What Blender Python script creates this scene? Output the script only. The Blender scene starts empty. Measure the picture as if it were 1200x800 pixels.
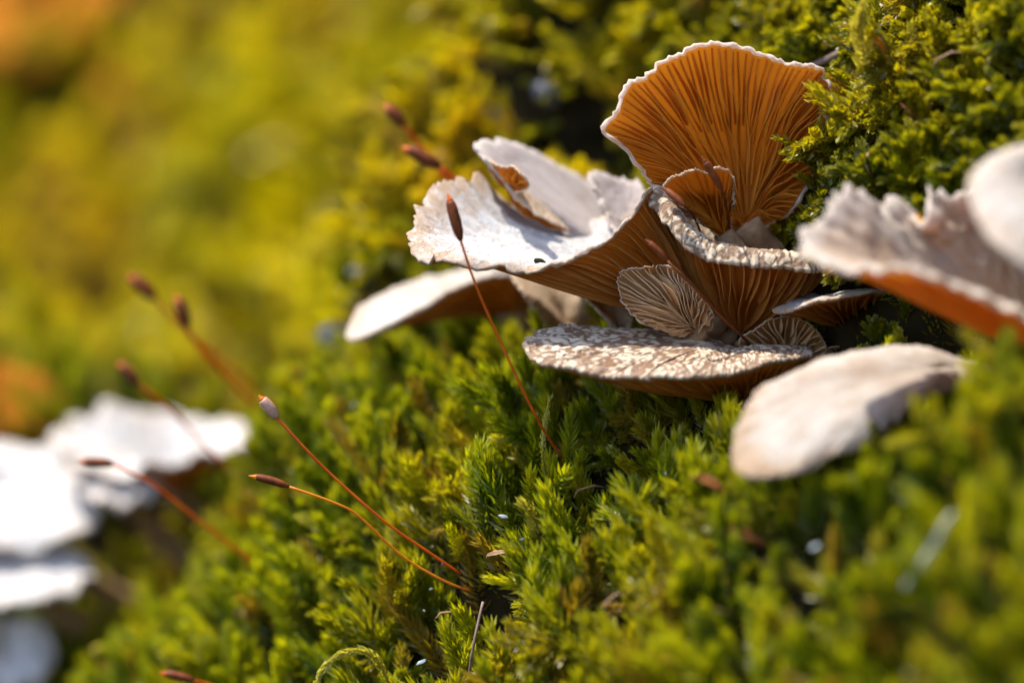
import bpy, math, random
import numpy as np
from mathutils import Vector, noise, Matrix
from mathutils.bvhtree import BVHTree
random.seed(7); rng = np.random.default_rng(11)
SC = bpy.context.scene
COL = SC.collection
# one Blender unit is one centimetre: a macro scene about 9 cm wide
SC.unit_settings.system = 'METRIC'; SC.unit_settings.scale_length = 0.01; SC.unit_settings.length_unit = 'CENTIMETERS'

# ------------------------------------------------------------------ camera
cam_d = bpy.data.cameras.new('camera'); cam = bpy.data.objects.new('camera', cam_d); COL.objects.link(cam)
cam.location = (0, 0, 0); cam.rotation_euler = (math.radians(90), 0, 0)
cam_d.sensor_width = 36; cam_d.lens = 120; cam_d.clip_start = 0.5; cam_d.clip_end = 2000
cam_d.dof.use_dof = True; cam_d.dof.focus_distance = 29.35; cam_d.dof.aperture_blades = 9
cam_d.dof.aperture_fstop = 0.120 / 1.0           # lens opening 1 cm across
SC.camera = cam

# ------------------------------------------------------------------ sky, sun, exposure
SUN = Vector((-0.36, -0.05, 0.93)).normalized()
wd = bpy.data.worlds.new('World'); SC.world = wd; wd.use_nodes = True
nt = wd.node_tree; bg = nt.nodes['Background']
sky = nt.nodes.new('ShaderNodeTexSky'); sky.sky_type = 'NISHITA'; sky.sun_disc = False; sky.air_density = 0.9; sky.dust_density = 1.5; sky.ozone_density = 0.8
sky.sun_elevation = math.asin(SUN.z); sky.sun_rotation = math.atan2(SUN.x, SUN.y)
nt.links.new(sky.outputs[0], bg.inputs[0]); bg.inputs[1].default_value = 0.14
sl = bpy.data.lights.new('sun', 'SUN'); sl.energy = 3.3; sl.angle = math.radians(1.0); sl.color = (1.0, 0.93, 0.80)
so = bpy.data.objects.new('sun', sl); COL.objects.link(so); so.location = SUN * 200
so.rotation_euler = SUN.to_track_quat('Z', 'Y').to_euler()
SC.view_settings.view_transform = 'Standard'; SC.view_settings.look = 'None'
SC.view_settings.exposure = 1.42; SC.view_settings.gamma = 1
SC.cycles.use_denoising = True
SC.cycles.max_bounces = 7; SC.cycles.transparent_max_bounces = 4

# ------------------------------------------------------------------ helpers
CC = 0.00025
def W(u, v, d):
    """point seen at (u, v) of the 1200x800 photograph, d cm in front of the lens"""
    return Vector(((u - 600) * CC * d, d, (400 - v) * CC * d))
def px(p):
    return 600 + p[0] / (CC * p[1]), 400 - p[2] / (CC * p[1])

def link(name, me, mat=None, parent=None, loc=None):
    o = bpy.data.objects.new(name, me); COL.objects.link(o)
    if mat is not None:
        for m in (mat if isinstance(mat, (list, tuple)) else [mat]): me.materials.append(m)
    if parent is not None: o.parent = parent
    if loc is not None: o.location = loc
    return o
def mesh(name, verts, faces, smooth=True):
    me = bpy.data.meshes.new(name); me.from_pydata([tuple(v) for v in verts], [], faces); me.update()
    if smooth: me.polygons.foreach_set('use_smooth', [True] * len(me.polygons))
    return me
def thing(name, label, cat, loc, group=None):
    o = bpy.data.objects.new(name, None); COL.objects.link(o); o.location = loc; o.empty_display_size = 0.2
    tag(o, label, cat, group); return o
def tag(o, label, cat, group=None):
    o['label'] = label; o['category'] = cat
    if group: o['group'] = group
def crom(P, n, closed=False):
    """Catmull-Rom through P (k x 3), resampled to n points evenly along its length"""
    P = np.array(P, float); k = len(P); out = []
    segs = k if closed else k - 1
    for i in range(segs):
        g = (lambda j: P[j % k]) if closed else (lambda j: P[min(max(j, 0), k - 1)])
        a, b, c, d = g(i - 1), g(i), g(i + 1), g(i + 2)
        for t in np.linspace(0, 1, 24, endpoint=False):
            out.append(0.5 * (2 * b + (c - a) * t + (2 * a - 5 * b + 4 * c - d) * t * t + (3 * b - a - 3 * c + d) * t ** 3))
    out.append(P[0] if closed else P[-1]); out = np.array(out)
    L = np.r_[0, np.cumsum(np.linalg.norm(np.diff(out, axis=0)[:, :3], axis=1))]
    s = np.linspace(0, L[-1], n, endpoint=not closed)
    return np.stack([np.interp(s, L, out[:, j]) for j in range(P.shape[1])], 1)
def tube(path, radii, sides=8, cap=True):
    path = [Vector(p) for p in path]; n = len(path); V = []; F = []
    ref = Vector((0.3, 0.2, 0.93)); up = None
    for i in range(n):
        t = (path[min(i + 1, n - 1)] - path[max(i - 1, 0)]).normalized()
        if up is None:
            up = t.cross(ref).normalized() if abs(t.dot(ref)) < 0.97 else t.cross(Vector((1, 0, 0))).normalized()
        a = (up - t * up.dot(t)).normalized(); up = a; b = t.cross(a)
        r = radii[i] if hasattr(radii, '__len__') else radii
        for k in range(sides):
            w = 2 * math.pi * k / sides; V.append(path[i] + (a * math.cos(w) + b * math.sin(w)) * r)
    for i in range(n - 1):
        for k in range(sides):
            F.append((i * sides + k, i * sides + (k + 1) % sides, (i + 1) * sides + (k + 1) % sides, (i + 1) * sides + k))
    if cap: F.append(tuple(range(sides))[::-1]); F.append(tuple((n - 1) * sides + k for k in range(sides)))
    return V, F
def fbm(p, o=3): return noise.fractal(Vector(p), 1.0, 2.0, o)

# ------------------------------------------------------------------ materials
def newmat(name):
    m = bpy.data.materials.new(name); m.use_nodes = True; t = m.node_tree
    for n in list(t.nodes): t.nodes.remove(n)
    return m, t
class N:
    def __init__(s, t): s.t = t
    def __call__(s, kind, ins=None, **kw):
        n = s.t.nodes.new('ShaderNode' + kind)
        for k, v in kw.items(): setattr(n, k, v)
        for k, v in (ins or {}).items():
            if isinstance(v, bpy.types.NodeSocket): s.t.links.new(v, n.inputs[k])
            else: n.inputs[k].default_value = v
        return n
def c4(c): return (c[0], c[1], c[2], 1)
def mixc(n, f, a, b, bt='MIX'):
    x = n('Mix', data_type='RGBA', blend_type=bt)
    for i, v in ((0, f), (6, a), (7, b)):
        if isinstance(v, bpy.types.NodeSocket): n.t.links.new(v, x.inputs[i])
        else: x.inputs[i].default_value = v if i == 0 else c4(v)
    return x.outputs[2]
def ramp(n, f, stops):
    r = n('ValToRGB', {0: f}); e = r.color_ramp.elements
    e[0].position, e[0].color = stops[0][0], c4(stops[0][1]); e[1].position, e[1].color = stops[-1][0], c4(stops[-1][1])
    for p, c in stops[1:-1]: q = e.new(p); q.color = c4(c)
    return r.outputs[0]
def math_(n, op, a, b=0.0, clamp=False):
    x = n('Math', operation=op, use_clamp=clamp)
    for i, v in enumerate((a, b)):
        if isinstance(v, bpy.types.NodeSocket): n.t.links.new(v, x.inputs[i])
        else: x.inputs[i].default_value = v
    return x.outputs[0]
def finish(n, col, rough=0.6, spec=0.3, trans=0.0, tcol=None, bump=None, bs=0.3, bd=0.02, sheen=0.0):
    ins = {'Base Color': col, 'Roughness': rough, 'Specular IOR Level': spec}
    if not isinstance(col, bpy.types.NodeSocket): ins['Base Color'] = c4(col)
    p = n('BsdfPrincipled', ins)
    if sheen: p.inputs['Sheen Weight'].default_value = sheen
    if bump is not None:
        b = n('Bump', {'Height': bump, 'Strength': bs, 'Distance': bd}); n.t.links.new(b.outputs[0], p.inputs['Normal'])
    sh = p.outputs[0]
    if trans:
        tc = tcol if tcol is not None else col
        t = n('BsdfTranslucent', {'Color': tc if isinstance(tc, bpy.types.NodeSocket) else c4(tc)})
        sh = n('MixShader', {0: trans, 1: sh, 2: t.outputs[0]}).outputs[0]
    o = n('OutputMaterial'); n.t.links.new(sh, o.inputs['Surface'])

def cap_mat(name, pale, crack, tint, scale=15.0, crack_w=0.10, amount=1.0, trans=0.15, flaky=False, margin=(0.45, 0.30, 0.18), mamt=0.7, streak=0.5, speck=2.2):
    """matte cap skin: pale felt or flakes over a browner ground, fine radial fibres, a browner frayed margin"""
    m, t = newmat(name); n = N(t)
    co = n('TexCoord').outputs['Object']
    rad = n('Attribute', attribute_name='rad').outputs['Fac']; ang = n('Attribute', attribute_name='ang').outputs['Fac']
    fine = n('TexNoise', {'Vector': co, 'Scale': 40.0, 'Detail': 6.0, 'Roughness': 0.75}).outputs['Fac']
    mid = n('TexNoise', {'Vector': co, 'Scale': 9.0, 'Detail': 5.0, 'Roughness': 0.65}).outputs['Fac']
    pv = n('CombineXYZ', {0: math_(n, 'MULTIPLY', ang, 60.0), 1: math_(n, 'MULTIPLY', rad, 3.0), 2: mid}).outputs[0]
    fib = n('TexNoise', {'Vector': pv, 'Scale': 1.0, 'Detail': 4.0, 'Roughness': 0.6}).outputs['Fac']
    patch = ramp(n, n('TexNoise', {'Vector': co, 'Scale': 1.9, 'Detail': 4.0, 'Roughness': 0.6}).outputs['Fac'], [(0.36, (0, 0, 0)), (0.66, (1, 1, 1))])
    base = mixc(n, math_(n, 'MULTIPLY', patch, 0.8), pale, tint)
    base = mixc(n, math_(n, 'MULTIPLY', math_(n, 'SUBTRACT', fib, 0.45, True), streak * 4, True), base, tuple(x * 0.8 for x in tint))
    base = mixc(n, math_(n, 'MULTIPLY', math_(n, 'SUBTRACT', fine, 0.5, True), speck, True), base, tuple(x * 0.55 for x in tint))
    if flaky:
        fl = n('Attribute', attribute_name='flake').outputs['Fac']
        cr = math_(n, 'SUBTRACT', 1.0, n('MapRange', {0: math_(n, 'ADD', fl, math_(n, 'MULTIPLY', math_(n, 'SUBTRACT', fine, 0.5), 0.9)), 1: 0.22, 2: 0.58}, interpolation_type='SMOOTHSTEP').outputs[0])
    else:
        dv = n('VectorMath', {0: n('TexNoise', {'Vector': co, 'Scale': 5.0, 'Detail': 4.0}).outputs['Color'], 1: (0.25, 0.25, 0.25)}, operation='MULTIPLY')
        cv = n('VectorMath', {0: co, 1: dv.outputs[0]}, operation='ADD').outputs[0]
        vo = n('TexVoronoi', {'Vector': cv, 'Scale': scale, 'Randomness': 1.0}, feature='DISTANCE_TO_EDGE')
        width = math_(n, 'MULTIPLY', math_(n, 'SUBTRACT', mid, 0.38, True), crack_w * 6)
        cr = n('MapRange', {0: vo.outputs['Distance'], 1: 0.0, 2: width, 3: 1.0, 4: 0.0}, interpolation_type='SMOOTHSTEP').outputs[0]
    cr = math_(n, 'MULTIPLY', cr, amount)
    col = mixc(n, cr, base, crack)
    mg = n('MapRange', {0: math_(n, 'ADD', rad, math_(n, 'MULTIPLY', math_(n, 'SUBTRACT', mid, 0.5), 0.35)), 1: 0.86, 2: 1.04, 3: 0.0, 4: mamt}, interpolation_type='SMOOTHSTEP').outputs[0]
    col = mixc(n, mg, col, margin)
    hgt = math_(n, 'SUBTRACT', math_(n, 'ADD', math_(n, 'MULTIPLY', fine, 0.7), math_(n, 'MULTIPLY', fib, 0.3)), math_(n, 'MULTIPLY', cr, 0.5))
    finish(n, col, rough=0.85, spec=0.12, trans=trans, tcol=mixc(n, 0.5, col, (0.75, 0.36, 0.10)), bump=hgt, bs=0.9, bd=0.02, sheen=0.08)
    return m
def gill_mat(name, a, b, trans=0.45, rough=0.45, tmul=1.0):
    m, t = newmat(name); n = N(t)
    co = n('TexCoord').outputs['Object']
    f = n('TexNoise', {'Vector': co, 'Scale': 4.0, 'Detail': 4.0, 'Roughness': 0.6}).outputs['Fac']
    ob = n('ObjectInfo').outputs['Random']
    f2 = math_(n, 'ADD', math_(n, 'MULTIPLY', ob, 0.55), math_(n, 'MULTIPLY', f, 0.6))
    col = ramp(n, f2, [(0.25, a), (0.85, b)])
    g = n('TexNoise', {'Vector': co, 'Scale': 30.0, 'Detail': 3.0}).outputs['Fac']
    tc = mixc(n, 1.0, col, (1.0 * tmul, 0.72 * tmul, 0.4 * tmul), 'MULTIPLY')
    tc = mixc(n, 0.6, tc, (0.95 * tmul, 0.50 * tmul, 0.05 * tmul))
    finish(n, col, rough=rough, spec=0.15, trans=trans, tcol=tc, bump=g, bs=0.25, bd=0.01)
    return m
def plain_mat(name, a, b, scale=5.0, rough=0.6, trans=0.0, spec=0.25, bs=0.3):
    m, t = newmat(name); n = N(t)
    co = n('TexCoord').outputs['Object']
    f = n('TexNoise', {'Vector': co, 'Scale': scale, 'Detail': 5.0, 'Roughness': 0.65}).outputs['Fac']
    finish(n, ramp(n, f, [(0.3, a), (0.7, b)]), rough=rough, spec=spec, trans=trans, bump=f, bs=bs, bd=0.02)
    return m
def moss_mat(name, dark, mid, bright, warm, trans=0.42, ps=1.0):
    """moss leaf: older brown-green leaves low on the shoot, fresh ones at its tip, patches of different age"""
    m, t = newmat(name); n = N(t)
    gp = n('NewGeometry').outputs['Position']
    age = n('Attribute', attribute_name='age').outputs['Fac']
    rnd = n('ObjectInfo').outputs['Random']
    p1 = n('TexNoise', {'Vector': gp, 'Scale': 0.55 * ps, 'Detail': 3.0}).outputs['Fac']
    p2 = n('TexNoise', {'Vector': gp, 'Scale': 1.7 * ps, 'Detail': 2.0}).outputs['Fac']
    f = math_(n, 'ADD', math_(n, 'MULTIPLY', rnd, 0.34), math_(n, 'MULTIPLY', p2, 0.66))
    col = ramp(n, f, [(0.28, dark), (0.5, mid), (0.74, bright)])
    wf = n('MapRange', {0: p1, 1: 0.48, 2: 0.68, 3: 0.0, 4: 0.6}).outputs[0]
    col = mixc(n, wf, col, warm)
    old = math_(n, 'SUBTRACT', 0.6, math_(n, 'MULTIPLY', age, 1.15), True)
    col = mixc(n, old, col, (0.075, 0.05, 0.012))
    dead = n('MapRange', {0: rnd, 1: 0.86, 2: 0.93, 3: 0.0, 4: 0.8}).outputs[0]
    tip = math_(n, 'MULTIPLY', math_(n, 'SUBTRACT', age, 0.72, True), 1.6, True)
    col = mixc(n, tip, col, bright)
    col = mixc(n, dead, col, (0.20, 0.12, 0.018))
    tc = mixc(n, 1.0, col, (1.9, 1.75, 0.6), 'MULTIPLY')
    finish(n, col, rough=0.36, spec=0.45, trans=trans, tcol=tc)
    return m

M = {}
M['cap_white'] = cap_mat('white_cap_skin', (0.60, 0.60, 0.61), (0.24, 0.22, 0.22), (0.50, 0.46, 0.44), 20, 0.07, 0.6, 0.10, margin=(0.40, 0.26, 0.15), mamt=0.85, speck=5.0)
M['cap_lobe'] = cap_mat('shaded_lobe_skin', (0.52, 0.47, 0.45), (0.30, 0.22, 0.19), (0.37, 0.30, 0.29), 16, 0.04, 0.4, 0.14, margin=(0.66, 0.58, 0.52), mamt=0.7, streak=0.7)  # mauve-grey shade of the back lobes is put into the skin colour
M['cap_scaly'] = cap_mat('flaky_cap_skin', (0.66, 0.55, 0.43), (0.16, 0.07, 0.03), (0.50, 0.37, 0.25), amount=0.9, trans=0.08, flaky=True, mamt=0.25, margin=(0.62, 0.50, 0.38), streak=0.2)
M['cap_fan'] = cap_mat('frosted_cap_skin', (0.80, 0.75, 0.69), (0.40, 0.24, 0.12), (0.72, 0.60, 0.48), 22, 0.08, 0.4, 0.5, margin=(0.84, 0.79, 0.72))
M['cap_tan'] = cap_mat('tan_cap_skin', (0.60, 0.47, 0.34), (0.28, 0.14, 0.07), (0.44, 0.29, 0.17), 18, 0.06, 0.4, 0.2, margin=(0.66, 0.52, 0.38))
M['cap_plain'] = cap_mat('smooth_white_cap_skin', (0.55, 0.52, 0.49), (0.38, 0.28, 0.21), (0.40, 0.31, 0.24), 9, 0.03, 0.2, 0.10, margin=(0.50, 0.36, 0.24), mamt=0.45, streak=0.15)
M['cap_pale'] = cap_mat('bright_white_cap_skin', (0.66, 0.66, 0.67), (0.45, 0.36, 0.3), (0.55, 0.49, 0.45), 9, 0.03, 0.2, 0.10, margin=(0.56, 0.42, 0.30), mamt=0.4, streak=0.15)
M['cap_frill'] = cap_mat('frilled_cap_skin', (0.60, 0.53, 0.45), (0.40, 0.28, 0.18), (0.46, 0.32, 0.20), 9, 0.03, 0.2, 0.35, margin=(0.70, 0.66, 0.61), mamt=0.8, streak=0.4)
M['cap_spoon'] = cap_mat('stained_cap_skin', (0.52, 0.48, 0.44), (0.34, 0.24, 0.17), (0.34, 0.25, 0.18), 9, 0.04, 0.35, 0.12, margin=(0.38, 0.24, 0.13), mamt=0.7, streak=0.4)
M['gill_fan'] = gill_mat('amber_gill', (0.62, 0.24, 0.02), (0.86, 0.44, 0.065), 0.5)
M['gill_dark'] = gill_mat('russet_gill', (0.42, 0.16, 0.03), (0.66, 0.31, 0.08), 0.35)
M['gill_pale'] = gill_mat('buff_gill', (0.60, 0.40, 0.21), (0.80, 0.60, 0.38), 0.25, 0.6)
M['flesh_fan'] = gill_mat('amber_flesh', (0.30, 0.08, 0.005), (0.46, 0.15, 0.010), 0.6)  # darker than the gills: groove shade put into the flesh colour
M['flesh_glow'] = gill_mat('glowing_flesh', (0.80, 0.45, 0.05), (0.92, 0.56, 0.09), 0.65)  # brighter flesh colour stands in for sun coming through the cap
M['gill_glow'] = gill_mat('glowing_gill', (0.82, 0.46, 0.06), (0.92, 0.60, 0.14), 0.6)  # gill colour raised too, to imitate the sun glow
M['flesh_dark'] = gill_mat('russet_flesh', (0.24, 0.07, 0.008), (0.38, 0.12, 0.016), 0.35)  # shade between gills painted into this darker tone
M['flesh_pale'] = gill_mat('buff_flesh', (0.26, 0.12, 0.045), (0.38, 0.20, 0.085), 0.25, 0.6)  # flesh darkened to paint the shade between pale gills
M['stem'] = plain_mat('stem_skin', (0.20, 0.11, 0.055), (0.40, 0.26, 0.15), 8, 0.7)
M['capsule'] = plain_mat('capsule_skin', (0.075, 0.018, 0.006), (0.22, 0.055, 0.011), 14, 0.5, 0.05, 0.2, 0.15)
M['capsule_pale'] = plain_mat('pale_capsule_skin', (0.42, 0.20, 0.14), (0.66, 0.42, 0.32), 14, 0.4, 0.1, 0.5, 0.15)
M['stalk'] = plain_mat('stalk_skin', (0.58, 0.09, 0.010), (0.76, 0.21, 0.018), 5, 0.4, 0.4, 0.25, 0.0)
M['stalk_gold'] = plain_mat('golden_stalk_skin', (0.70, 0.22, 0.015), (0.80, 0.36, 0.03), 5, 0.4, 0.4, 0.25, 0.0)
M['soil'] = plain_mat('bark_humus', (0.006, 0.005, 0.002), (0.030, 0.022, 0.010), 2.2, 0.95, 0, 0.05, 1.0)
M['leaf_orange'] = plain_mat('dead_leaf_orange', (0.34, 0.10, 0.008), (0.50, 0.19, 0.018), 2.5, 0.85, 0.3, 0.05)
M['leaf_brown'] = plain_mat('dead_leaf_brown', (0.20, 0.07, 0.02), (0.36, 0.15, 0.05), 3, 0.55, 0.2)
M['straw'] = plain_mat('dry_straw', (0.36, 0.38, 0.30), (0.58, 0.60, 0.52), 5, 0.5, 0.3)
M['twig'] = plain_mat('twig_bark', (0.09, 0.06, 0.05), (0.24, 0.17, 0.14), 8, 0.7)
M['flake'] = plain_mat('lichen_flake', (0.20, 0.25, 0.28), (0.46, 0.50, 0.52), 12, 0.5)
M['wet_bark'] = plain_mat('blue_grey_bark', (0.02, 0.022, 0.03), (0.12, 0.125, 0.16), 4, 0.5, 0, 0.4)
M['moss_up'] = moss_mat('upright_moss_leaf', (0.022, 0.050, 0.002), (0.145, 0.19, 0.004), (0.46, 0.45, 0.010), (0.34, 0.26, 0.007))
M['moss_feather'] = moss_mat('feather_moss_leaf', (0.034, 0.052, 0.002), (0.14, 0.155, 0.004), (0.40, 0.36, 0.010), (0.30, 0.20, 0.008))
M['moss_far'] = moss_mat('distant_moss_leaf', (0.07, 0.085, 0.002), (0.32, 0.295, 0.004), (0.60, 0.53, 0.006), (0.48, 0.26, 0.006), ps=0.55)
M['moss_tip'] = moss_mat('pale_moss_leaf', (0.20, 0.19, 0.03), (0.32, 0.30, 0.05), (0.45, 0.42, 0.08), (0.35, 0.28, 0.06))

# ------------------------------------------------------------------ the mossy bank (a steep old log), a height field over a tilted plane
NB = Vector((-1.312, -0.937, 0.912)); C0 = 30 / NB.length; NB.normalize()
P0 = -NB * C0 * 1.0
E2 = (Vector((0, 0, 1)) - NB * NB.z).normalized(); E1 = E2.cross(NB)
def plane_hit(u, v):
    r = W(u, v, 1.0); return r * (-C0 / r.dot(NB))
def st(p): q = Vector(p) - P0; return q.dot(E1), q.dot(E2)
BUMPS = []
def bump(u, v, amp, rad, rad2=None):
    BUMPS.append((*st(plane_hit(u, v)), amp, rad))
bump(1090, 110, 0.1, 1.0); bump(935, 140, -0.95, 0.75); bump(1080, 330, -1.0, 0.9); bump(1190, 310, -0.7, 0.9); bump(1120, 430, -1.2, 0.8)
bump(700, 150, -1.5, 1.3); bump(830, 190, -0.9, 0.9); bump(640, 330, -1.0, 1.1); bump(900, 380, -0.8, 0.8); bump(1020, 395, -0.9, 0.6)
bump(600, 600, 0.35, 1.2); bump(705, 610, -0.6, 0.35); bump(590, 760, -0.9, 0.45); bump(820, 540, -0.45, 0.6)
bump(960, 700, 0.25, 1.0); bump(1150, 520, 0.2, 0.9); bump(420, 600, 0.2, 1.3); bump(440, 380, -0.8, 0.9); bump(360, 420, -0.5, 0.6)
bump(140, 560, -1.3, 2.2); bump(50, 700, -1.3, 2.2)
RIDGE = [st(plane_hit(u, v)) for u, v in ((640, -330), (590, -40), (480, 170), (395, 320), (330, 440), (180, 480), (20, 490), (-330, 500))]
FARSIDE = st(plane_hit(150, 150))
def ridge_d(s, t):
    """signed distance beyond the crest of the log (positive on its far side)"""
    best = 1e9; sg = 1
    for (a, b), (c, d) in zip(RIDGE[:-1], RIDGE[1:]):
        ex, ey = c - a, d - b; q = max(0, min(1, ((s - a) * ex + (t - b) * ey) / (ex * ex + ey * ey)))
        dx, dy = s - a - q * ex, t - b - q * ey; dd = math.hypot(dx, dy)
        if dd < best - 1e-9:
            best = dd; cr = ex * dy - ey * dx; cf = ex * (FARSIDE[1] - b) - ey * (FARSIDE[0] - a)
            sg = 1 if cr * cf > 0 else -1
    return best * sg
def hgt(s, t):
    h = 0.38 * fbm((s * 0.42, t * 0.42, 3.1), 3) + 0.30 * fbm((s * 1.2, t * 1.2, 8.0), 2)
    for a, b, am, rd in BUMPS:
        q = ((s - a) ** 2 + (t - b) ** 2) / (rd * rd)
        if q < 9: h += am * math.exp(-q)
    if abs(s) < 400 and abs(t) < 400:
        rd = ridge_d(s, t)
        if rd > -0.3:
            k = min(1, (rd + 0.3) / 4.5); k = k * k * (3 - 2 * k); h -= 9.0 * k
        if rd > 3: h += 1.1 * fbm((s * 0.22, t * 0.22, 5.5), 3)
    else:
        h -= 0
    return h
def bank_pt(s, t): return P0 + E1 * s + E2 * t + NB * hgt(s, t)
def bank_hit(u, v):
    """where the line of sight through (u, v) meets the bank"""
    r = W(u, v, 1.0); d = 18.0
    while d < 160:
        p = r * d; s, t = st(p)
        if (p - P0).dot(NB) < hgt(s, t): break
        d += 0.06
    return r * d
def foot(p):
    s, t = st(p); return bank_pt(s, t)
# the ground: one sheet, fine in the middle and coarse far out
def axis_coords(n, lo, hi, fine):
    a = np.linspace(-1, 1, n); x = np.sinh(a * 3.6) / np.sinh(3.6)
    return np.where(x < 0, -x * lo, x * hi)
SS = axis_coords(230, -150, 150, 1); TT = axis_coords(230, -150, 150, 1)
cs, ct = st(plane_hit(600, 420))
V = []; F = []
for j, t in enumerate(TT):
    for i, s in enumerate(SS): V.append(bank_pt(s + cs, t + ct) - NB * 0.05)
ns = len(SS)
for j in range(len(TT) - 1):
    for i in range(ns - 1): F.append((j * ns + i, j * ns + i + 1, (j + 1) * ns + i + 1, (j + 1) * ns + i))
ground = link('ground', mesh('ground', V, F), M['soil']); ground['kind'] = 'structure'
ground['label'] = 'dark humus and bark of the steep bank under the moss'

# ------------------------------------------------------------------ mushrooms
CAPS = []          # world-space solids, kept so that moss does not pierce them
def G_dome(b): return lambda r: 4 * b * r * (1 - r)
class G_crown:
    """a rounded cap, highest in its middle"""
    def __init__(s, b): s.crown = b
    def __call__(s, r): return 0.0
def G_pts(pts):
    xs, ys = zip(*pts); P = np.stack([xs, ys, np.zeros(len(xs))], 1); q = crom(P, 200)
    return lambda r: np.interp(r, q[:, 0], q[:, 1])
G_WALL = G_pts([(0, 0), (0.5, -0.035), (0.8, -0.085), (0.9, -0.075), (1, 0)])
def cap_grid(apex, rim, axis, G, crinkle, wave, seed, NT=192, NR=26):
    R = crom([tuple(W(*p[:3])) + (p[3] if len(p) > 3 else 0,) for p in rim], NT, True); wall = R[:, 3:4]; R = R[:, :3].copy(); A = np.array(apex); ax = np.array(axis); ax = ax / np.linalg.norm(ax)
    cen = R.mean(0); out = np.empty((NR, NT, 3))
    for k in range(NT):
        a = 2 * math.pi * k / NT; ca, sa = math.cos(a), math.sin(a)
        o = R[k] - cen; o = o / (np.linalg.norm(o) + 1e-9)
        n1 = noise.noise((ca * 9 + seed, sa * 9, seed)); n2 = noise.noise((ca * 30, sa * 30 + seed, 2.0)); n3 = noise.noise((ca * 3.5, sa * 3.5, seed * 1.7))
        R[k] += o * crinkle * (0.9 * n1 + 0.8 * n2) + ax * (crinkle * 0.9 * n2 + wave * n3)
    Rs = R.copy(); hw = NT // 22
    for _ in range(3): Rs = sum(np.roll(Rs, q, 0) for q in range(-hw, hw + 1)) / (2 * hw + 1)
    r = np.linspace(0, 1, NR); r = 1 - (1 - r) ** 1.5 if NR > 40 else r ** 0.85; r[0] = 0.015
    for j in range(NR):
        k3 = r[j] ** 5; d = R * k3 + Rs * (1 - k3) - A; ln = np.linalg.norm(d, axis=1)[:, None]
        out[j] = A + d * r[j] + ax * ln * (float(G(r[j])) * (1 - wall) + float(G_WALL(r[j])) * wall)
        if hasattr(G, 'crown'): out[j] += ax * np.linalg.norm(Rs - A, axis=1).mean() * G.crown * (1 - r[j] ** 2)
        if 0.1 < r[j]:
            for k in range(0, NT):
                a = 2 * math.pi * k / NT
                out[j, k] += ax * wave * 0.7 * r[j] ** 2 * noise.noise((math.cos(a) * 2.2 + seed, math.sin(a) * 2.2, r[j] * 1.5)) * (1 - r[j] ** 6)
    return out, r, ax
def normals(g, ax):
    dt = np.roll(g, -1, 1) - np.roll(g, 1, 1); dr = np.gradient(g, axis=0)
    n = np.cross(dt, dr); l = np.linalg.norm(n, axis=2, keepdims=True); n = n / (l + 1e-12)
    if (n * ax).sum(2)[4:-3].mean() < 0: n = -n
    n[:2] = ax; return n, dt / (np.linalg.norm(dt, axis=2, keepdims=True) + 1e-12)
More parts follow.
